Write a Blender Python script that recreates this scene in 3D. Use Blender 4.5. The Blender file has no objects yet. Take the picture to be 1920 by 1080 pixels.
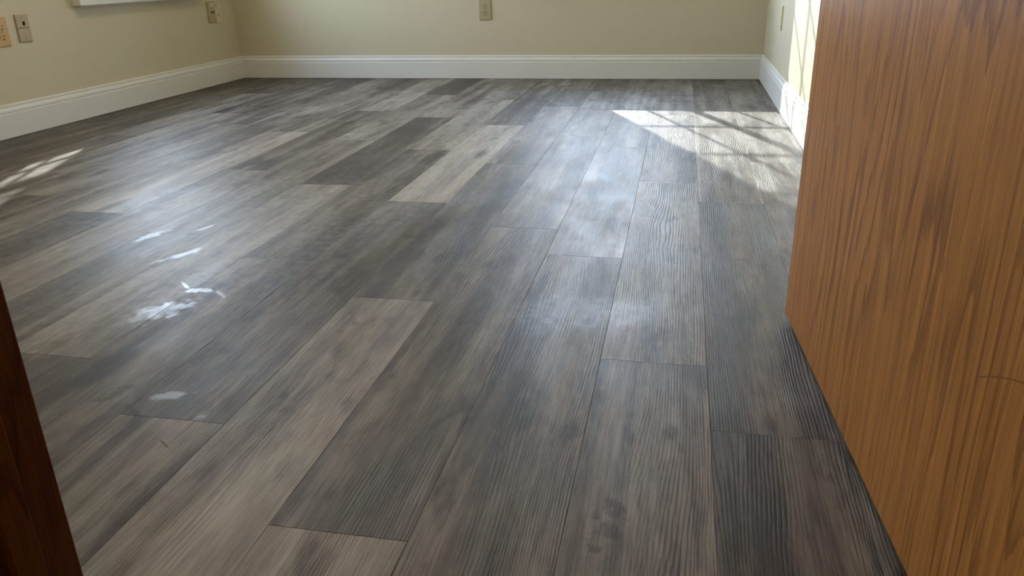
import bpy, bmesh, math, random
from mathutils import Vector, Matrix, Quaternion
random.seed(7)
sc = bpy.context.scene
C = sc.collection

# ------------------------------------------------------------ camera
CAM_H = 0.6249
PITCH, YAW, ROLL = 0.3815, -0.2091, -0.0241
cy, sy = math.cos(YAW), math.sin(YAW)
fw = Vector((sy*math.cos(PITCH), cy*math.cos(PITCH), -math.sin(PITCH)))
rt = Vector((cy, -sy, 0)); up = rt.cross(fw)
r2 = rt*math.cos(ROLL)+up*math.sin(ROLL); u2 = up*math.cos(ROLL)-rt*math.sin(ROLL)
cam = bpy.data.cameras.new('camera'); cam.lens = 36*1494.2/1920; cam.sensor_width = 36
cam.clip_start = 0.02; cam.clip_end = 200
co = bpy.data.objects.new('camera', cam); C.objects.link(co)
m = Matrix((r2, u2, -fw)).transposed().to_4x4(); m.translation = Vector((0, 0, CAM_H))
co.matrix_world = m
sc.camera = co

# ------------------------------------------------------------ world, sun, exposure
WORLD_STRENGTH = 17.8
SUN_STRENGTH = 11.5
w = bpy.data.worlds.new('sky'); sc.world = w; w.use_nodes = True
wn, wl = w.node_tree.nodes, w.node_tree.links
wn.clear()
wo = wn.new('ShaderNodeOutputWorld'); wb = wn.new('ShaderNodeBackground')
wt = wn.new('ShaderNodeTexCoord'); ws = wn.new('ShaderNodeSeparateXYZ'); wr = wn.new('ShaderNodeValToRGB')
wr.color_ramp.elements[0].position = 0.0; wr.color_ramp.elements[0].color = (0.76, 0.85, 1.0, 1)
wr.color_ramp.elements[1].position = 0.9; wr.color_ramp.elements[1].color = (0.46, 0.63, 0.95, 1)
wl.new(wt.outputs['Generated'], ws.inputs[0]); wl.new(ws.outputs['Z'], wr.inputs[0])
wl.new(wr.outputs[0], wb.inputs['Color'])
# hazy brightening of the sky round the sun
wd = wn.new('ShaderNodeVectorMath'); wd.operation = 'DOT_PRODUCT'; wl.new(wt.outputs['Generated'], wd.inputs[0])
wd.inputs[1].default_value = tuple(-Vector((0.41, -1.0, -0.5)).normalized())
wm = wn.new('ShaderNodeMath'); wm.operation = 'MAXIMUM'; wl.new(wd.outputs['Value'], wm.inputs[0]); wm.inputs[1].default_value = 0.0
wp = wn.new('ShaderNodeMath'); wp.operation = 'POWER'; wl.new(wm.outputs[0], wp.inputs[0]); wp.inputs[1].default_value = 5.0
wa = wn.new('ShaderNodeMath'); wa.operation = 'MULTIPLY_ADD'; wl.new(wp.outputs[0], wa.inputs[0]); wa.inputs[1].default_value = 0.3*WORLD_STRENGTH; wa.inputs[2].default_value = WORLD_STRENGTH
wl.new(wa.outputs[0], wb.inputs['Strength'])
wl.new(wb.outputs[0], wo.inputs[0])

SUN_D = Vector((0.41, -1.0, -0.5)).normalized()
sl = bpy.data.lights.new('sun', 'SUN'); sl.energy = SUN_STRENGTH; sl.angle = 0.012; sl.color = (1.0, 0.98, 0.94)
so = bpy.data.objects.new('sun', sl); C.objects.link(so); so.rotation_euler = SUN_D.to_track_quat('-Z', 'Y').to_euler()

def fill_lamp(name, loc, watts, col, size):  # unseen fill lamps, added to lift the overall brightness
    l = bpy.data.lights.new(name, 'AREA'); l.shape = 'DISK'; l.size = size; l.energy = watts; l.color = col
    o = bpy.data.objects.new(name, l); C.objects.link(o); o.location = loc
fill_lamp('room_fill', (-1.15, 2.6, 2.37), 21.0, (1.0, 0.81, 0.58), 0.34)
fill_lamp('hall_fill', (-0.05, -0.45, 2.37), 4.5, (1.0, 0.78, 0.55), 0.26)

sc.view_settings.view_transform = 'Standard'; sc.view_settings.look = 'None'
sc.view_settings.gamma = 1.0; sc.view_settings.use_curve_mapping = False
sc.view_settings.exposure = 0.0
sc.cycles.max_bounces = 10; sc.cycles.diffuse_bounces = 7; sc.cycles.glossy_bounces = 4
sc.cycles.transparent_max_bounces = 12
sc.cycles.caustics_reflective = False; sc.cycles.sample_clamp_indirect = 6.0

# ------------------------------------------------------------ dimensions (metres)
XL, XR, YB = -2.788, 0.457, 4.883          # wall planes
YF = 0.53                                  # room face of the doorway wall
FRONT_T = 0.115
T = 0.20                                   # outer wall thickness
CEIL = 2.44
JL, JR = -0.568, 0.287                      # doorway jamb faces
DOOR_H = 2.04
STOOL_Z = 0.535
BW = (-0.86, -0.02)                        # back window opening (x)
LW = (3.52, 4.40)                          # left window opening (y)
WTOP = 2.06

# ------------------------------------------------------------ mesh helpers
def bx(bm, lo, hi, bevel=0.0):
    x0, y0, z0 = lo; x1, y1, z1 = hi
    vs = [bm.verts.new(p) for p in ((x0,y0,z0),(x1,y0,z0),(x1,y1,z0),(x0,y1,z0),(x0,y0,z1),(x1,y0,z1),(x1,y1,z1),(x0,y1,z1))]
    fs = [bm.faces.new([vs[i] for i in f]) for f in ((3,2,1,0),(4,5,6,7),(0,1,5,4),(1,2,6,5),(2,3,7,6),(3,0,4,7))]
    if bevel:
        es = list({e for f in fs for e in f.edges})
        bmesh.ops.bevel(bm, geom=es, offset=bevel, segments=2, affect='EDGES', profile=0.6)
    return bm
def box(lo, hi, bevel=0.0):
    return bx(bmesh.new(), lo, hi, bevel)
def cyl(bm, c, axis, r, h, n=20, r2=None):
    q = Vector((0, 0, 1)).rotation_difference(Vector(axis).normalized())
    mt = Matrix.Translation(Vector(c)) @ q.to_matrix().to_4x4()
    bmesh.ops.create_cone(bm, cap_ends=True, segments=n, radius1=r, radius2=r if r2 is None else r2, depth=h, matrix=mt)
    return bm
def prism(poly, axis, a, b, place):
    """extrude a 2-D outline from a to b; place(u, v, t) gives the 3-D point"""
    bm = bmesh.new()
    A = [bm.verts.new(place(u, v, a)) for u, v in poly]; B = [bm.verts.new(place(u, v, b)) for u, v in poly]
    n = len(poly)
    bm.faces.new(A); bm.faces.new(B[::-1])
    for i in range(n):
        bm.faces.new((A[i], B[i], B[(i+1) % n], A[(i+1) % n]))
    bmesh.ops.recalc_face_normals(bm, faces=bm.faces)
    return bm
def mesh_of(name, bm, mat):
    bmesh.ops.recalc_face_normals(bm, faces=bm.faces)
    me = bpy.data.meshes.new(name); bm.to_mesh(me); bm.free()
    if mat: me.materials.append(mat)
    return me
def obj(name, bm, mat, parent=None, loc=(0,0,0), **props):
    me = bm if isinstance(bm, bpy.types.Mesh) else mesh_of(name, bm, mat)
    o = bpy.data.objects.new(name, me); C.objects.link(o); o.location = loc
    if parent: o.parent = parent
    for k, v in props.items(): o[k] = v
    return o
def empty(name, loc=(0,0,0), rz=0.0, **props):
    o = bpy.data.objects.new(name, None); C.objects.link(o); o.location = loc; o.rotation_euler.z = rz
    o.empty_display_size = 0.05
    for k, v in props.items(): o[k] = v
    return o

# ------------------------------------------------------------ node helpers
class NT:
    def __init__(s, name):
        s.m = bpy.data.materials.new(name); s.m.use_nodes = True
        s.n = s.m.node_tree.nodes; s.l = s.m.node_tree.links; s.n.clear()
        s.out = s.n.new('ShaderNodeOutputMaterial')
    def node(s, t, **kw):
        n = s.n.new(t)
        for k, v in kw.items(): setattr(n, k, v)
        return n
    def put(s, sock, v):
        if isinstance(v, bpy.types.NodeSocket): s.l.new(v, sock)
        elif v is not None: sock.default_value = v
    def math(s, op, a, b=None, c=None, clamp=False):
        n = s.node('ShaderNodeMath', operation=op, use_clamp=clamp)
        for i, v in enumerate((a, b, c)):
            if v is not None: s.put(n.inputs[i], v)
        return n.outputs[0]
    def add(s, a, b): return s.math('ADD', a, b)
    def sub(s, a, b): return s.math('SUBTRACT', a, b)
    def mul(s, a, b): return s.math('MULTIPLY', a, b)
    def xyz(s, x, y, z):
        n = s.node('ShaderNodeCombineXYZ')
        for i, v in enumerate((x, y, z)): s.put(n.inputs[i], v)
        return n.outputs[0]
    def sep(s, v):
        n = s.node('ShaderNodeSeparateXYZ'); s.l.new(v, n.inputs[0]); return n.outputs
    def noise(s, vec, scale=1.0, detail=2.0, rough=0.5, dist=0.0):
        n = s.node('ShaderNodeTexNoise'); s.l.new(vec, n.inputs['Vector'])
        n.inputs['Scale'].default_value = scale; n.inputs['Detail'].default_value = detail
        n.inputs['Roughness'].default_value = rough; n.inputs['Distortion'].default_value = dist
        return n.outputs['Fac']
    def maprange(s, v, a, b, c, d, smooth=False):
        n = s.node('ShaderNodeMapRange'); n.interpolation_type = 'SMOOTHSTEP' if smooth else 'LINEAR'
        s.put(n.inputs[0], v)
        for i, x in enumerate((a, b, c, d)): s.put(n.inputs[i+1], x)
        return n.outputs[0]
    def ramp(s, v, stops):
        n = s.node('ShaderNodeValToRGB'); s.l.new(v, n.inputs[0]); r = n.color_ramp
        while len(r.elements) < len(stops): r.elements.new(0.5)
        for e, (p, c) in zip(r.elements, stops): e.position = p; e.color = (*c, 1)
        return n.outputs[0]
    def mix(s, f, a, b, blend='MIX'):
        n = s.node('ShaderNodeMix', data_type='RGBA', blend_type=blend)
        s.put(n.inputs[0], f)
        for i, v in ((6, a), (7, b)):
            if isinstance(v, tuple): v = (*v, 1)[:4]
            s.put(n.inputs[i], v)
        return n.outputs[2]
    def bsdf(s, color, rough=0.5, spec=0.5, normal=None, metallic=0.0, coat=None):
        n = s.node('ShaderNodeBsdfPrincipled')
        if isinstance(color, tuple): color = (*color, 1)
        s.put(n.inputs['Base Color'], color); s.put(n.inputs['Roughness'], rough)
        s.put(n.inputs['Specular IOR Level'], spec); s.put(n.inputs['Metallic'], metallic)
        if normal is not None: s.l.new(normal, n.inputs['Normal'])
        if coat:
            s.put(n.inputs['Coat Weight'], coat[0]); s.put(n.inputs['Coat Roughness'], coat[1])
        s.l.new(n.outputs[0], s.out.inputs[0]); s.m.diffuse_color = (0.5, 0.5, 0.5, 1)
        return n
    def bump(s, h, strength, dist):
        n = s.node('ShaderNodeBump'); s.l.new(h, n.inputs['Height'])
        s.put(n.inputs['Strength'], strength); s.put(n.inputs['Distance'], dist)
        return n.outputs[0]

def paint(name, col, rough=0.6, spec=0.4, bump=0.00025, scale=160, vary=0.04):
    t = NT(name); p = t.node('ShaderNodeNewGeometry').outputs['Position']
    big = t.noise(p, 1.3, 3)
    c = t.mix(t.maprange(big, 0.3, 0.7, 0, vary), col, tuple(x*0.55 for x in col))
    nz = t.noise(p, scale, 3)
    t.bsdf(c, rough, spec, t.bump(nz, 0.5, bump)); return t.m

M = {}
M['wall'] = paint('beige_wall_paint', (0.60, 0.54, 0.395), 0.62, 0.35)
M['ceiling'] = paint('white_ceiling_paint', (0.78, 0.77, 0.73), 0.8, 0.2)
M['trim'] = paint('white_semigloss_trim', (0.74, 0.735, 0.70), 0.38, 0.5, 0.00008, 60, 0.03)
M['plastic_beige'] = paint('beige_plastic', (0.42, 0.36, 0.22), 0.35, 0.5, 0.00003, 400, 0.02)
M['plastic_almond'] = paint('almond_plastic', (0.42, 0.35, 0.22), 0.35, 0.5, 0.00003, 400, 0.03)
M['plastic_peach'] = paint('peach_plastic', (0.52, 0.34, 0.14), 0.35, 0.5, 0.00003, 400, 0.03)
M['plastic_ivory'] = paint('ivory_plastic', (0.62, 0.58, 0.38), 0.35, 0.5, 0.00003, 400, 0.02)
M['slot'] = paint('dark_slot', (0.012, 0.009, 0.006), 0.7, 0.2, 0.00003, 400, 0.0)
M['screw'] = paint('screw_paint', (0.30, 0.25, 0.15), 0.3, 0.5, 0.00003, 400, 0.0)
M['underlay'] = paint('black_underlay', (0.03, 0.027, 0.024), 0.9, 0.1)
M['lawn'] = paint('outside_ground', (0.20, 0.22, 0.13), 0.9, 0.1, 0.01, 8, 0.3)
t = NT('brushed_nickel'); t.bsdf((0.55, 0.52, 0.47), 0.32, 0.5, None, 1.0); M['metal'] = t.m

# window glass: clear pane, thin reflection, lets light straight through
t = NT('window_glass')
gl = t.node('ShaderNodeBsdfGlossy'); gl.inputs['Roughness'].default_value = 0.01
tr = t.node('ShaderNodeBsdfTransparent'); tr.inputs[0].default_value = (0.93, 0.95, 0.94, 1)
lw_ = t.node('ShaderNodeLayerWeight'); lw_.inputs['Blend'].default_value = 0.5
fr_s = t.add(0.045, t.mul(t.math('POWER', lw_.outputs['Facing'], 5.0), 0.9))
mx = t.node('ShaderNodeMixShader'); t.l.new(fr_s, mx.inputs[0]); t.l.new(tr.outputs[0], mx.inputs[1]); t.l.new(gl.outputs[0], mx.inputs[2])
t.l.new(mx.outputs[0], t.out.inputs[0]); M['glass'] = t.m

# ---- vinyl plank: tone in the object colour (r = tone, g/b = random)
def plank_material():
    t = NT('grey_wood_vinyl_plank')
    tc = t.node('ShaderNodeTexCoord'); oi = t.node('ShaderNodeObjectInfo')
    cs = t.node('ShaderNodeSeparateColor'); t.l.new(oi.outputs['Color'], cs.inputs[0])
    tone, ra, rb = cs.outputs
    x, y, z = t.sep(tc.outputs['Object'])
    W_ = t.node('ShaderNodeNewGeometry').outputs['Position']
    wx, wy, wz = t.sep(W_)
    sx = t.add(x, t.mul(ra, 31.0)); syy = t.add(y, t.mul(rb, 47.0)); seed = t.mul(t.add(ra, rb), 19.0)
    # slow shading along the plank
    cloud = t.noise(t.xyz(t.mul(sx, 9.0), t.mul(syy, 2.0), seed), 1.0, 3, 0.55, 0.3)
    streak = t.noise(t.xyz(t.mul(sx, 26.0), t.mul(syy, 1.5), seed), 1.0, 4, 0.6, 0.2)
    fine = t.noise(t.xyz(t.mul(sx, 320.0), t.mul(syy, 11.0), seed), 1.0, 3, 0.6)
    mott = t.noise(t.xyz(t.mul(sx, 60.0), t.mul(syy, 16.0), seed), 1.0, 4, 0.65)
    # knots: sparse dark blobs
    kn = t.node('ShaderNodeTexVoronoi'); kn.inputs['Scale'].default_value = 1.0
    t.l.new(t.xyz(t.mul(sx, 6.5), t.mul(syy, 1.9), seed), kn.inputs['Vector']); kd = kn.outputs['Distance']
    knot = t.maprange(kd, 0.05, 0.19, 1.0, 0.0, True)
    # ring contours: cathedral figure bending round the knots
    low = t.noise(t.xyz(t.mul(sx, 5.0), t.mul(syy, 0.85), seed), 1.0, 1.5, 0.45)
    wob = t.noise(t.xyz(t.mul(sx, 22.0), t.mul(syy, 3.2), seed), 1.0, 2, 0.5)
    ringp = t.add(t.add(t.mul(x, 205.0), t.mul(low, 24.0)), t.add(t.mul(wob, 3.2), t.mul(knot, 2.5)))
    saw = t.math('SINE', t.mul(ringp, 6.28318))
    ridge = t.maprange(t.add(saw, t.mul(t.sub(fine, 0.5), 1.6)), -0.2, 0.95, 0.0, 1.0, True)
    rmask = t.maprange(t.noise(t.xyz(t.mul(sx, 14.0), t.mul(syy, 2.2), t.add(seed, 5.0)), 1.0, 2, 0.5), 0.40, 0.60, 0.12, 1.0, True)
    groove = t.mul(ridge, rmask)
    poremask = t.maprange(fine, 0.40, 0.66, 0.0, 1.0, True)
    # ---- colour
    v = t.add(tone, t.mul(t.sub(cloud, 0.5), 0.9))
    v = t.add(v, t.mul(t.sub(streak, 0.5), 0.72))
    v = t.add(v, t.mul(t.sub(mott, 0.5), 0.45))
    strip = t.maprange(t.noise(t.xyz(t.mul(sx, 17.0), t.mul(syy, 0.35), t.add(seed, 3.0)), 1.0, 1, 0.4), 0.46, 0.54, -0.08, 0.08)
    v = t.add(v, strip)
    smudge = t.maprange(t.noise(t.xyz(t.mul(sx, 17.0), t.mul(syy, 6.0), t.add(seed, 13.0)), 1.0, 3, 0.6), 0.55, 0.72, 0.0, 0.26, True)
    v = t.sub(v, smudge)
    v = t.sub(v, t.mul(knot, 0.36))
    v = t.sub(v, t.mul(groove, 0.15))
    v = t.sub(v, t.mul(poremask, 0.17))
    col = t.ramp(v, [(0.0, (0.042, 0.0355, 0.0305)), (0.25, (0.095, 0.083, 0.072)), (0.5, (0.186, 0.167, 0.149)), (0.75, (0.295, 0.271, 0.243)), (1.0, (0.41, 0.385, 0.345))])
    warm = t.noise(t.xyz(t.mul(sx, 12.0), t.mul(syy, 2.5), t.add(seed, 9.0)), 1.0, 2, 0.5)
    col = t.mix(t.maprange(warm, 0.58, 0.78, 0.0, 0.5, True), col, (1.10, 0.90, 0.80), 'MULTIPLY')
    # ---- scuffs and dried adhesive, some paled to paint in window reflections, fixed to the floor
    wnz = t.noise(t.xyz(t.mul(wx, 38.0), t.mul(wy, 38.0), 0.0), 1.0, 3, 0.6)
    def spot(cx, cyy, a, b, deg, hard=0.35, jag=0.55):
        th = math.radians(deg); c_, s_ = math.cos(th), math.sin(th)
        dx = t.sub(wx, cx); dy = t.sub(wy, cyy)
        u = t.math('DIVIDE', t.add(t.mul(dx, c_), t.mul(dy, s_)), a)
        q = t.math('DIVIDE', t.sub(t.mul(dy, c_), t.mul(dx, s_)), b)
        r = t.math('SQRT', t.add(t.mul(u, u), t.mul(q, q)))
        r = t.add(r, t.mul(t.sub(wnz, 0.5), jag*4.5))
        return t.maprange(r, 1.0-hard, 1.0, 1.0, 0.0, True)
    def union(l):
        a = l[0]
        for b in l[1:]: a = t.math('MAXIMUM', a, b)
        return a
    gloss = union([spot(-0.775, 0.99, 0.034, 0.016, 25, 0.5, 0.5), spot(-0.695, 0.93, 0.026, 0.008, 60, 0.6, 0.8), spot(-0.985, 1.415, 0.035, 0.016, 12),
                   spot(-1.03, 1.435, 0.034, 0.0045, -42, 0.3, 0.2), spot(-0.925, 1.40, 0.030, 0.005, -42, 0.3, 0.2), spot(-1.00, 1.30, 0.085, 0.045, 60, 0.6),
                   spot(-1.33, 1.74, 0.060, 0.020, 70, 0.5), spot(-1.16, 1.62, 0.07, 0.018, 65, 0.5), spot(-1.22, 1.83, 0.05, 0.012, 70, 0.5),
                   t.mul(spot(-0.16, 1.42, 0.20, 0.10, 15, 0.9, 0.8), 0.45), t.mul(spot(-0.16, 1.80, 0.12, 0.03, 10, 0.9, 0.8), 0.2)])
    dark = union([spot(-0.806, 0.9375, 0.042, 0.007, -35, 0.5, 0.15), spot(-0.87, 0.985, 0.045, 0.020, 60, 0.7), spot(-0.70, 0.86, 0.022, 0.003, -35, 0.5, 0.15),
                  spot(-0.001, 2.068, 0.030, 0.010, 80, 0.5, 0.8), spot(0.152, 1.767, 0.028, 0.005, 10, 0.5, 0.7),
                  spot(-0.60, 1.55, 0.030, 0.006, 70, 0.5, 0.5), spot(-0.80, 1.47, 0.026, 0.004, -15, 0.5, 0.5), spot(-0.83, 1.63, 0.03, 0.005, 70, 0.5, 0.5),
                  spot(-0.32, 0.99, 0.05, 0.008, 65, 0.6, 0.6), spot(-0.06, 0.80, 0.06, 0.02, 80, 0.8, 0.9),
                  spot(-1.95, 2.62, 0.14, 0.008, 62, 0.5, 0.5), spot(-1.70, 2.70, 0.12, 0.008, 62, 0.5, 0.5),
                  spot(-0.25, 3.80, 0.30, 0.018, 0, 0.6, 0.7), spot(0.02, 4.05, 0.18, 0.02, 4, 0.6, 0.7), spot(-0.05, 4.25, 0.2, 0.03, 0, 0.8, 0.9)])
    brown = union([spot(-0.855, 0.874, 0.045, 0.020, 55, 0.9), spot(-0.065, 2.085, 0.06, 0.025, -30, 0.9, 0.5), spot(-0.136, 1.822, 0.035, 0.018, -20, 0.9, 0.5),
                   spot(-0.556, 1.322, 0.030, 0.016, 70, 0.9, 0.6), spot(-0.585, 1.30, 0.018, 0.014, 70, 0.9, 0.6), spot(-0.42, 0.95, 0.10, 0.018, 68, 0.95, 0.5), spot(-0.30, 0.635, 0.05, 0.008, 70, 0.8, 0.4)])
    haze = t.maprange(t.noise(t.xyz(t.mul(wx, 2.6), t.mul(wy, 2.6), 3.0), 1.0, 3, 0.6, 1.5), 0.42, 0.66, 0.0, 1.0, True)
    col = t.mix(t.mul(dark, 0.65), col, (0.035, 0.032, 0.028))
    col = t.mix(t.mul(brown, 0.45), col, (0.095, 0.062, 0.045))
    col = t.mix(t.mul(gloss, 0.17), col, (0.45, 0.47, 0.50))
    glint = t.math('MAXIMUM', spot(-0.775, 0.99, 0.034, 0.016, 25, 0.5, 0.5), spot(-0.985, 1.415, 0.035, 0.016, 12))
    col = t.mix(t.mul(glint, 0.30), col, (0.52, 0.55, 0.58))  # paints the window's bright reflection into two adhesive smears
    # ---- relief
    h = t.sub(1.0, groove)
    h = t.sub(h, t.mul(poremask, 0.35))
    flat = t.sub(1.0, t.mul(gloss, 0.5))
    n = t.bump(h, t.mul(flat, 0.9), 0.00040)
    # one wide patch of raised specular, added to strengthen the left window's glow
    glow_boost = spot(-1.30, 1.72, 0.95, 0.62, 60, 0.95, 0.35)
    rough = t.add(0.475, t.mul(haze, -0.04))
    rough = t.sub(rough, t.mul(gloss, 0.13))
    rough = t.add(rough, t.mul(t.sub(streak, 0.5), 0.10))
    t.bsdf(col, rough, t.add(0.30, t.mul(glow_boost, 0.95)), n)
    return t.m
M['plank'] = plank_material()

# ---- oak veneer
def oak(name, tint=(1, 1, 1), rough=0.42, spec=0.15, marks=False):
    t = NT(name)
    def K(*c): return tuple(a*b for a, b in zip(c, tint))
    tc = t.node('ShaderNodeTexCoord'); x, y, z = t.sep(tc.outputs['Object'])
    y = t.add(y, t.mul(x, 0.7))
    low = t.noise(t.xyz(t.mul(y, 3.4), t.mul(z, 0.62), 2.3), 1.0, 1.5, 0.45)
    wob = t.noise(t.xyz(t.mul(y, 26.0), t.mul(z, 2.0), 1.0), 1.0, 3, 0.6)
    ph = t.add(t.add(t.mul(y, 11.0), t.mul(low, 22.0)), t.mul(wob, 1.5))
    fr_ = t.math('FRACT', ph)
    tri = t.maprange(fr_, 0.0, 0.86, 0.0, 1.0)
    back = t.maprange(fr_, 0.86, 1.0, 1.0, 0.0)
    ring = t.math('MINIMUM', tri, back)
    jag = t.noise(t.xyz(t.mul(y, 190.0), t.mul(z, 5.0), 0.0), 1.0, 3, 0.65)
    ring2 = t.add(ring, t.mul(t.sub(jag, 0.5), 1.3))
    dark = t.maprange(ring2, 0.62, 0.98, 0.0, 1.0, True)
    pore = t.maprange(t.noise(t.xyz(t.mul(y, 360.0), t.mul(z, 9.0), 4.0), 1.0, 2, 0.6), 0.54, 0.68, 0.0, 1.0, True)
    cl = t.noise(t.xyz(t.mul(y, 5.0), t.mul(z, 1.4), 7.0), 1.0, 2, 0.5)
    amp = t.maprange(t.noise(t.xyz(t.mul(y, 4.0), t.mul(z, 1.1), 11.0), 1.0, 2, 0.5), 0.36, 0.60, 0.25, 1.0, True)
    base = t.mix(cl, K(0.76, 0.375, 0.115), K(0.64, 0.285, 0.074))
    mid = t.noise(t.xyz(t.mul(y, 75.0), t.mul(z, 2.2), 6.0), 1.0, 4, 0.7)
    base = t.mix(t.maprange(mid, 0.36, 0.64, 0.0, 0.55), base, K(0.28, 0.105, 0.026))
    dk = t.mul(dark, amp)
    if marks:     # flame figure and a scratch seen on the lower half of the door
        for (fy, fz, a, b) in ((0.715, 0.36, 0.012, 0.045), (0.745, 0.43, 0.010, 0.035), (0.455, 0.465, 0.010, 0.035), (0.470, 0.385, 0.011, 0.050), (0.43, 0.33, 0.013, 0.040),
                               (0.57, 0.37, 0.012, 0.035), (0.60, 0.29, 0.010, 0.040), (0.33, 0.37, 0.009, 0.025), (0.275, 0.345, 0.006, 0.010), (0.60, 0.46, 0.012, 0.03), (0.115, 0.19, 0.010, 0.045), (0.80, 0.25, 0.012, 0.05), (0.13, 0.42, 0.008, 0.03)):
            dy = t.math('DIVIDE', t.sub(y, fy), a); dz = t.math('DIVIDE', t.sub(z, fz), b)
            r = t.math('SQRT', t.add(t.mul(dy, dy), t.mul(dz, dz)))
            r = t.add(r, t.mul(t.sub(jag, 0.5), 2.6))
            dk = t.math('MAXIMUM', dk, t.mul(t.maprange(r, 0.75, 1.0, 1.0, 0.0, True), 0.62))
        zz = t.sub(z, t.add(0.330, t.mul(t.mul(y, y), -1.9)))
        sc_ = t.mul(t.maprange(t.math('ABSOLUTE', zz), 0.0006, 0.0014, 1.0, 0.0), t.math('LESS_THAN', y, 0.155))
        dk = t.math('MAXIMUM', dk, sc_)
    c = t.mix(t.mul(dk, 0.60), base, K(0.20, 0.070, 0.016))
    c = t.mix(t.mul(pore, 0.42), c, K(0.20, 0.072, 0.018))
    h = t.sub(1.0, t.add(t.mul(pore, 0.7), t.mul(dark, 0.3)))
    t.bsdf(c, rough, spec, t.bump(h, 0.6, 0.00015)); return t.m
M['oak'] = oak('oak_veneer', marks=True)
M['oak_dark'] = oak('dark_stained_wood', (0.15, 0.085, 0.03), 0.5, 0.12)

# ------------------------------------------------------------ floor
fl = obj('floor', box((XL-T, -1.6, -0.10), (XR+T+0.9, YB+T, -0.0045)), M['underlay'], kind='structure',
         label='grey wood-look vinyl plank floor across the room', category='floor')
PW, PL, X0 = 0.178, 1.218, 0.0699
GAP = 0.0004
phase = {-2: 2.758, -1: 1.025, 0: 1.226, 1: 1.741, 2: 0.719, 3: 1.429, 4: 0.925, 5: 1.623, 6: 1.088, 7: 1.770, 8: 1.245,
         9: 1.925, 10: 1.364, 11: 2.071, 12: 1.130, 13: 1.779, 14: 0.78, 15: 1.84, 16: 1.35, 17: 1.0, -3: 1.5, -4: 0.9, -5: 1.9, -6: 1.3}
# tone of each plank, nearest first, from the butt joint below y = 0.6 upwards (0 dark .. 1 pale)
tones = {-2: [.4, .45, .55, .55, .35], -1: [.22, .34, .55, .50, .26], 0: [.42, .62, .52, .52, .42], 1: [.40, .52, .54, .5, .42],  # sun patch planks in these columns paled to make the sunlight brighter
         2: [.72, .46, .50, .50, .35], 3: [.66, .34, .52, .46, .4], 4: [.52, .36, .80, .34, .5], 5: [.45, .30, .66, .50, .4],
         6: [.40, .66, .26, .50, .62], 7: [.44, .55, .52, .22, .45], 8: [.42, .60, .40, .70, .35], 9: [.5, .28, .78, .50, .3],
         10: [.5, .62, .60, .55, .38], 11: [.34, .32, .55, .40, .3], 12: [.4, .45, .60, .34, .3], 13: [.4, .34, .55, .36, .3],
         14: [.35, .30, .34, .30, .3], 15: [.35, .40, .22, .30, .26], 16: [.3, .3, .34, .25, .3], 17: [.3, .35, .25, .3, .3]}
def plank_bm(x0, x1, y0, y1):
    bm = bmesh.new(); b = 0.0004; zt, zb = 0.0, -0.004
    cx, cyy = (x0+x1)/2, (y0+y1)/2
    pts = []
    for (z, i) in ((zb, 0), (zt-b, 0), (zt, b)):
        pts.append([bm.verts.new((px, py, z)) for px, py in ((x0+i-cx, y0+i-cyy), (x1-i-cx, y0+i-cyy), (x1-i-cx, y1-i-cyy), (x0+i-cx, y1-i-cyy))])
    bm.faces.new(pts[0][::-1]); bm.faces.new(pts[2])
    for a, c in ((0, 1), (1, 2)):
        for k in range(4):
            bm.faces.new((pts[a][k], pts[a][(k+1) % 4], pts[c][(k+1) % 4], pts[c][k]))
    return bm, cx, cyy
full_mesh = None
XMIN, XMAX, YMAX = XL+0.004, XR-0.004, YB-0.004
for k in range(-6, 18):
    x1 = X0 - k*PW + (0); x0 = x1 - PW         # column k lies left of seam k
    x0c, x1c = max(x0, XMIN), min(x1, XMAX if True else x1)
    rows = []
    ph = phase[k]
    while ph > -1.2: ph -= PL
    n_first = None
    yy = ph
    while yy < YMAX:
        rows.append((yy, yy+PL)); yy += PL
    vis = [r for r in rows if r[1] > 0.6]
    for r in rows:
        y0, y1 = r
        ya, yb_ = max(y0, -1.2), min(y1, YMAX)
        if yb_-ya < 0.02: continue
        if k >= 5 or x0 > XMAX-0.01 or x1c-x0c < 0.01:     # outside the hall's width
            if x1c-x0c < 0.01: continue
            ya = max(ya, YF-0.02)
            if yb_-ya < 0.02: continue
        if r in vis:
            i = vis.index(r); tl = tones.get(k, [.4]*5); tn = tl[min(i, len(tl)-1)]
        else: tn = random.uniform(.3, .6)
        xa, xb = x0c+GAP/2, x1c-GAP/2; a_, b_ = ya+GAP/2, yb_-GAP/2
        whole = abs((xb-xa)-(PW-GAP)) < 1e-6 and abs((b_-a_)-(PL-GAP)) < 1e-6
        bm, cx, cyy = plank_bm(xa, xb, a_, b_)
        if whole:
            if full_mesh is None: full_mesh = mesh_of('plank', bm, M['plank'])
            else: bm.free()
            o = obj('plank', full_mesh, None, fl, (cx, cyy, 0))
        else:
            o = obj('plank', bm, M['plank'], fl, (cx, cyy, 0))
        o.color = (tn, random.random(), random.random(), 1)

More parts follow.
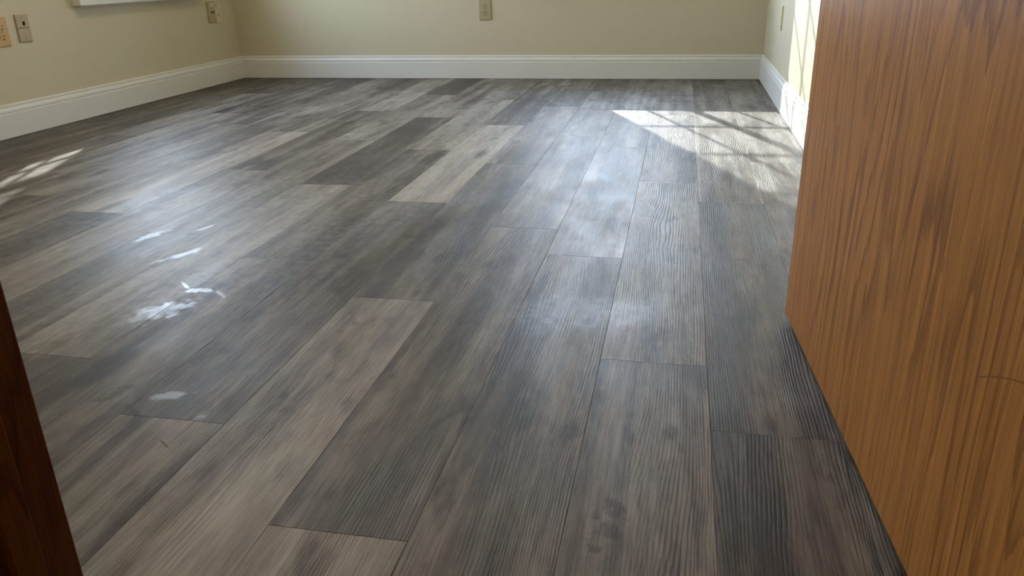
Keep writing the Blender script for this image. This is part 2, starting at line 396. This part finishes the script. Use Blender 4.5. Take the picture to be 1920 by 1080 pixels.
# ------------------------------------------------------------ walls, ceiling
def wall_with_hole(name, axis, plane, sgn, a0, a1, h0, h1, z0, z1, mat, label):
    """axis 'y': wall lies at y=plane, spans a0..a1 in x; hole h0..h1, z0..z1"""
    bm = bmesh.new()
    p0, p1 = sorted((plane, plane+sgn*T))
    segs = [((a0, 0), (h0, CEIL)), ((h1, 0), (a1, CEIL)), ((h0, 0), (h1, z0)), ((h0, z1), (h1, CEIL))]
    for (u0, w0), (u1, w1) in segs:
        if axis == 'y': bx(bm, (u0, p0, w0), (u1, p1, w1))
        else: bx(bm, (p0, u0, w0), (p1, u1, w1))
    bmesh.ops.remove_doubles(bm, verts=bm.verts, dist=1e-5)
    return obj(name, bm, mat, kind='structure', label=label, category='wall')
wall_with_hole('wall_back', 'y', YB, 1, XL-T, XR+T, BW[0], BW[1], 0.50, WTOP, M['wall'], 'beige painted far wall with a white baseboard and one outlet')
wall_with_hole('wall_left', 'x', XL, -1, YF-FRONT_T, YB, LW[0], LW[1], 0.50, WTOP, M['wall'], 'beige painted left wall under the window')
obj('wall_right', box((XR, YF, 0), (XR+T, YB, CEIL)), M['wall'], kind='structure', label='beige right wall behind the oak door, partly in sunlight', category='wall')
bm = bmesh.new()
bx(bm, (XL, YF-FRONT_T, 0), (JL-0.02, YF, CEIL)); bx(bm, (JR+0.02, YF-FRONT_T, 0), (XR+T, YF, CEIL)); bx(bm, (JL-0.02, YF-FRONT_T, DOOR_H+0.03), (JR+0.02, YF, CEIL))
obj('wall_front', bm, M['wall'], kind='structure', label='wall around the doorway the camera looks through', category='wall')
HX0, HX1, HY0 = -1.0, 0.95, -1.2
obj('wall_hall_left', box((HX0-0.1, HY0, 0), (HX0, YF-FRONT_T, CEIL)), M['wall'], kind='structure', label='hall wall left of the doorway', category='wall')
obj('wall_hall_right', box((HX1, HY0, 0), (HX1+0.1, YF-FRONT_T, CEIL)), M['wall'], kind='structure', label='hall wall right of the doorway', category='wall')
obj('wall_hall_rear', box((HX0-0.1, HY0-0.1, 0), (HX1+0.1, HY0, CEIL)), M['wall'], kind='structure', label='hall wall behind the camera', category='wall')
obj('ceiling', box((XL-T, HY0-0.1, CEIL), (HX1+0.1, YB+T, CEIL+0.12)), M['ceiling'], kind='structure', label='flat white ceiling above the room', category='ceiling')
obj('ground', box((-60, -60, -0.75), (60, 60, -0.45)), M['lawn'], kind='structure', label='ground outside the windows', category='ground')

# ------------------------------------------------------------ baseboards (moulded profile)
PROF = [(0, 0.0025), (0.0150, 0.0025), (0.0150, 0.098), (0.0138, 0.1000), (0.0118, 0.1015), (0.0118, 0.1035), (0.0140, 0.1050),
        (0.0140, 0.1130), (0.0120, 0.1185), (0.0088, 0.1225), (0.0066, 0.1245), (0.0066, 0.1275), (0.0082, 0.1290), (0.0078, 0.1345), (0.0055, 0.1375), (0, 0.138)]
def baseboard(name, place, a, b, ma, mb, label):
    """place(d, z, s): d off the wall, s along it; ma/mb: +1 mitre inwards at that end"""
    bm = bmesh.new()
    A = [bm.verts.new(place(d, z, a+ma*d)) for d, z in PROF]; B = [bm.verts.new(place(d, z, b-mb*d)) for d, z in PROF]
    n = len(PROF); bm.faces.new(A); bm.faces.new(B[::-1])
    for i in range(n): bm.faces.new((A[i], B[i], B[(i+1) % n], A[(i+1) % n]))
    return obj(name, bm, M['trim'], kind='structure', label=label, category='baseboard')
baseboard('baseboard_back', lambda d, z, s: (s, YB-d, z), XL, XR, 1, 1, 'white moulded baseboard along the far wall')
baseboard('baseboard_left', lambda d, z, s: (XL+d, s, z), YF, YB, 0, 1, 'white moulded baseboard along the left wall')
baseboard('baseboard_right', lambda d, z, s: (XR-d, s, z), YF, YB, 0, 1, 'white moulded baseboard along the right wall, partly sunlit')
baseboard('baseboard_front', lambda d, z, s: (s, YF+d, z), XL+0.016, JL-0.075, 0, 0, 'white baseboard beside the doorway')

# ------------------------------------------------------------ windows
def window(name, label, P, h0, h1, verts, mull, rows, rail=None, horn=0.16, cw=0.09, cd=0.015):
    """P(u, dpt, z): u along the wall, dpt towards the outside (negative into the room)"""
    def pb(bm, u0, u1, d0, d1, z0, z1, bev=0.0):
        a = P(u0, d0, z0); b = P(u1, d1, z1)
        return bx(bm, tuple(map(min, a, b)), tuple(map(max, a, b)), bev)
    root = empty(name, P((h0+h1)/2, 0, STOOL_Z), kind='structure', label=label, category='window')
    inv = Vector(root.location)
    def part(nm, bm, mat, parent=root):
        bmesh.ops.translate(bm, verts=bm.verts, vec=-inv)
        return obj(nm, bm, mat, parent)
    part('window_stool', pb(bmesh.new(), h0-horn, h1+horn, -0.047, 0.0, STOOL_Z-0.028, STOOL_Z, 0.004), M['trim'])
    bm = pb(bmesh.new(), h0, h1, 0.0, T, 0.50, STOOL_Z)
    part('window_sill', bm, M['trim'])
    for u0, u1 in ((h0-cw, h0), (h1, h1+cw)):
        part('casing', pb(bmesh.new(), u0, u1, -cd, 0, STOOL_Z, WTOP, 0.003), M['trim'])
    part('casing', pb(bmesh.new(), h0-cw, h1+cw, -cd, 0, WTOP, WTOP+0.09, 0.003), M['trim'])
    # outer frame
    g0, g1 = 0.10, 0.14
    bm = bmesh.new()
    pb(bm, h0, h0+0.012, 0.08, 0.16, STOOL_Z, WTOP); pb(bm, h1-0.012, h1, 0.08, 0.16, STOOL_Z, WTOP)
    pb(bm, h0+0.012, h1-0.012, 0.08, 0.16, WTOP-0.015, WTOP); pb(bm, h0+0.012, h1-0.012, 0.08, 0.16, STOOL_Z, STOOL_Z+0.006)
    part('window_frame', bm, M['trim'])
    edges = [h0+0.012, *([mull-0.0, mull+0.0] if mull else []), h1-0.012]
    spans = list(zip(edges[::2], edges[1::2]))
    zb, zt = STOOL_Z+0.006, WTOP-0.015
    for u0, u1 in spans:
        st = 0.018 if mull else 0.024
        bm = bmesh.new()
        pb(bm, u0, u0+(0.028 if u0 == edges[0] else st), g0, g1, zb, zt); pb(bm, u1-(0.028 if u1 == edges[-1] else st), u1, g0, g1, zb, zt)
        pb(bm, u0+st, u1-st, g0, g1, zb, zb+0.012); pb(bm, u0+st, u1-st, g0, g1, zt-0.03, zt)
        if rail: pb(bm, u0+st, u1-st, g0-0.01, g1, rail[0], rail[1])
        sash = part('sash', bm, M['trim'])
        for r in rows: part('muntin', pb(bmesh.new(), u0+st, u1-st, 0.116, 0.128, r-0.007, r+0.007), M['trim'])
        for v in verts:
            if u0 < v < u1: part('muntin', pb(bmesh.new(), v-0.007, v+0.007, 0.1155, 0.1285, zb+0.01, zt-0.02), M['trim'])
        part('pane', pb(bmesh.new(), u0+0.01, u1-0.01, 0.1215, 0.1225, zb+0.005, zt-0.005), M['glass'])
    return root
ROWS = [0.809, 1.068, 1.33, 1.592, 1.854]
window('window_1', 'white gridded casement window in the far wall', lambda u, d, z: (u, YB+d, z), BW[0], BW[1], [-0.642, -0.245], -0.430, ROWS, horn=0.11)
window('window_2', 'white window stool and gridded window in the left wall', lambda u, d, z: (XL-d, u, z), LW[0], LW[1], [4.035], None, ROWS, rail=(0.945, 0.99), horn=0.08, cw=0.08, cd=0.047)

# ------------------------------------------------------------ doorway trim
tr1 = empty('trim_1', (JL, YF, 0), kind='structure', label='dark brown wooden door frame at the left edge', category='door frame')
def rel(bm, o): bmesh.ops.translate(bm, verts=bm.verts, vec=-Vector(o.location)); return bm
STOP_Y = 0.501
obj('door_jamb', rel(box((JL-0.02, YF-FRONT_T-0.003, 0), (JL, YF+0.003, DOOR_H), 0.001), tr1), M['oak_dark'], tr1)
obj('door_jamb', rel(box((JR, YF-FRONT_T-0.003, 0), (JR+0.02, YF+0.003, DOOR_H), 0.001), tr1), M['oak_dark'], tr1)
obj('door_jamb', rel(box((JL-0.02, YF-FRONT_T-0.003, DOOR_H), (JR+0.02, YF+0.003, DOOR_H+0.02), 0.001), tr1), M['oak_dark'], tr1)
obj('door_stop', rel(box((JL, STOP_Y-0.035, 0), (JL+0.011, STOP_Y-0.006, DOOR_H), 0.0015), tr1), M['oak_dark'], tr1)
obj('door_stop', rel(box((JR-0.011, STOP_Y-0.035, 0), (JR, STOP_Y-0.006, DOOR_H), 0.0015), tr1), M['oak_dark'], tr1)
for (a, b) in ((JL-0.063, JL-0.006), (JR+0.006, JR+0.063)):
    obj('casing', rel(box((a, YF, 0), (b, YF+0.018, DOOR_H+0.006), 0.002), tr1), M['oak_dark'], tr1)
    obj('casing', rel(box((a, YF-FRONT_T-0.018, 0), (b, YF-FRONT_T, DOOR_H+0.006), 0.002), tr1), M['oak_dark'], tr1)
obj('casing', rel(box((JL-0.063, YF, DOOR_H+0.006), (JR+0.063, YF+0.018, DOOR_H+0.063), 0.002), tr1), M['oak_dark'], tr1)

# ------------------------------------------------------------ oak door, open into the room
FREE = Vector((0.2165, 1.447, 0)); NEAR = Vector((0.2811, 0.530, 0))
ux = (FREE-NEAR).normalized(); DL = (FREE-NEAR).length
ang = math.atan2(-ux.x, ux.y)
door = empty('door_1', (NEAR.x, NEAR.y, 0.0), ang, kind='structure', label='reddish brown oak door standing open at the right', category='door')
bm = bmesh.new(); bx(bm, (0, 0.012, 0.013), (0.035, DL, 2.03), 0.0012)
leaf = obj('door_leaf', bm, M['oak'], door)
for z in (0.25, 1.02, 1.80):
    bm = bmesh.new(); cyl(bm, (0.040, 0.002, z), (0, 0, 1), 0.006, 0.09, 12); bx(bm, (0.008, 0.009, z-0.044), (0.034, 0.0118, z+0.044))
    obj('hinge', bm, M['metal'], door)
for sx, nm in ((-1, 'door_knob'), (1, 'door_knob')):
    bm = bmesh.new(); x_ = 0.0 if sx < 0 else 0.035
    cyl(bm, (x_+sx*0.004, DL-0.07, 0.95), (1, 0, 0), 0.032, 0.008, 28); cyl(bm, (x_+sx*0.022, DL-0.07, 0.95), (1, 0, 0), 0.010, 0.032, 16)
    bmesh.ops.create_uvsphere(bm, u_segments=24, v_segments=14, radius=0.027, matrix=Matrix.Translation((x_+sx*0.05, DL-0.07, 0.95)) @ Matrix.Diagonal((0.75, 1, 1, 1)))
    o = obj(nm, bm, M['metal'], door)
    for p in o.data.polygons: p.use_smooth = True

# ------------------------------------------------------------ wall plates
# local frame: plate in the x-z plane, facing -y (into the room)
def rrect(w_, h_, r, n=5):
    pts = []
    for cx, cz, a0 in ((w_/2-r, h_/2-r, 0), (-w_/2+r, h_/2-r, 90), (-w_/2+r, -h_/2+r, 180), (w_/2-r, -h_/2+r, 270)):
        for i in range(n+1):
            a = math.radians(a0+90*i/n); pts.append((cx+r*math.cos(a), cz+r*math.sin(a)))
    return pts
def slab(w_, h_, d0, d1, r=0.004, inset=0.0, cx=0, cz=0):
    """rounded slab from depth d0 (wall side) to d1 (front), front rim inset"""
    bm = bmesh.new()
    o_ = rrect(w_, h_, r); i_ = rrect(w_-2*inset, h_-2*inset, max(r-inset*0.5, 0.0006)) if inset else None
    A = [bm.verts.new((cx+u, -d0, cz+v)) for u, v in o_]
    mid = d1 - (inset*0.8 if inset else 0)
    B = [bm.verts.new((cx+u, -mid, cz+v)) for u, v in o_]
    loops = [A, B]
    if inset: loops.append([bm.verts.new((cx+u, -d1, cz+v)) for u, v in i_])
    bm.faces.new(A[::-1]); bm.faces.new(loops[-1])
    n = len(o_)
    for L0, L1 in zip(loops, loops[1:]):
        for i in range(n): bm.faces.new((L0[i], L0[(i+1) % n], L1[(i+1) % n], L1[i]))
    return bm
def screw(root, x_, z_, d):
    bm = cyl(bmesh.new(), (x_, -d-0.0004, z_), (0, 1, 0), 0.0032, 0.0012, 14)
    s = obj('screw', bm, M['screw'], root); return s
def duplex(root, mat, thick, slots=True):
    for cz in (0.0195, -0.0195):
        f = obj('receptacle', slab(0.034, 0.029, 0.002, thick+0.0022, 0.010, 0.001, 0, cz), mat, root)
        for sx, hh in ((-0.0064, 0.0085), (0.0064, 0.0072)):
            obj('slot', bx(bmesh.new(), (sx-0.0014, -thick-0.0026, cz+0.0045-hh/2), (sx+0.0014, -thick-0.0005, cz+0.0045+hh/2)), M['slot'], f)
        obj('slot', cyl(bmesh.new(), (0, -thick-0.0017, cz-0.0082), (0, 1, 0), 0.0030, 0.0022, 14), M['slot'], f)
    screw(root, 0, 0, thick)

o = empty('outlet', (-1.158, YB, 0.399), 0, label='beige duplex outlet on the far wall above the baseboard', category='outlet')
obj('cover_plate', slab(0.074, 0.117, 0.0, 0.006, 0.004, 0.003), M['plastic_beige'], o); duplex(o, M['plastic_beige'], 0.006)

RZL = math.pi/2      # left wall: local -y turns to +x
def lw(name, yc, zc, label, cat): return empty(name, (XL, yc, zc), RZL, label=label, category=cat)
o = lw('outlet', 2.990, 0.425, 'peach coloured duplex outlet cut by the left picture edge', 'outlet')
obj('cover_plate', slab(0.074, 0.117, 0.0, 0.006, 0.003, 0.0025), M['plastic_peach'], o); duplex(o, M['plastic_peach'], 0.006)

o = lw('phone_jack', 3.112, 0.433, 'tan two-part jack plate with one black socket, right of the peach outlet', 'wall jack')
obj('cover_plate', slab(0.072, 0.0545, 0.0, 0.008, 0.002, 0.002, 0, 0.0285), M['plastic_almond'], o)
obj('cover_plate', slab(0.072, 0.0545, 0.0, 0.008, 0.002, 0.002, 0, -0.0285), M['plastic_almond'], o)
obj('socket', bx(bmesh.new(), (-0.003, -0.0088, 0.010), (0.010, -0.0075, 0.027)), M['slot'], o)
screw(o, 0.0, 0.045, 0.008); screw(o, 0.0, -0.040, 0.008)

o = lw('outlet', 4.600, 0.422, 'beige raised outlet box with two dark sockets, near the far left corner', 'outlet')
obj('cover_plate', slab(0.074, 0.117, 0.0, 0.013, 0.002, 0.002), M['plastic_beige'], o)
obj('socket', slab(0.036, 0.022, 0.010, 0.0145, 0.002, 0.001, 0.002, 0.040), M['plastic_ivory'], o)
for u in (-0.010, 0.014):
    obj('socket', bx(bmesh.new(), (u-0.005, -0.0142, -0.010), (u+0.005, -0.0125, 0.004)), M['slot'], o)
screw(o, 0, -0.040, 0.013)
o = lw('blank_plate', 4.679, 0.415, 'ivory blank cover plate with two screws, closest to the far left corner', 'cover plate')
obj('cover_plate', slab(0.074, 0.122, 0.0, 0.006, 0.004, 0.003), M['plastic_ivory'], o)
for u, v in ((-0.018, 0.042), (-0.002, -0.012)):
    obj('screw', cyl(bmesh.new(), (u, -0.0066, v), (0, 1, 0), 0.0042, 0.0016, 14), M['slot'], o)

o = empty('wall_plate', (XR, 4.150, 0.378), -math.pi/2, label='narrow ivory cover plate on the right wall, seen edge on', category='cover plate')
obj('cover_plate', slab(0.074, 0.114, 0.0, 0.007, 0.004, 0.003), M['plastic_ivory'], o)
obj('socket', slab(0.016, 0.018, 0.004, 0.0085, 0.002, 0.001), M['plastic_ivory'], o)
screw(o, 0, 0.042, 0.007); screw(o, 0, -0.042, 0.007)

# ------------------------------------------------------------ housings made up for the two added fill lamps, above the frame
for nm, loc, r_, lab in (('fill_light', (-1.15, 2.6, CEIL), 0.19, 'round housing of the added fill light in the middle of the room'), ('fill_light', (-0.05, -0.45, CEIL), 0.15, 'small round housing of the added fill light in the hall')):
    o = empty(nm, loc, 0, label=lab, category='fill light')
    obj('housing', cyl(bmesh.new(), (0, 0, -0.02), (0, 0, 1), r_, 0.04, 40), M['metal'], o)
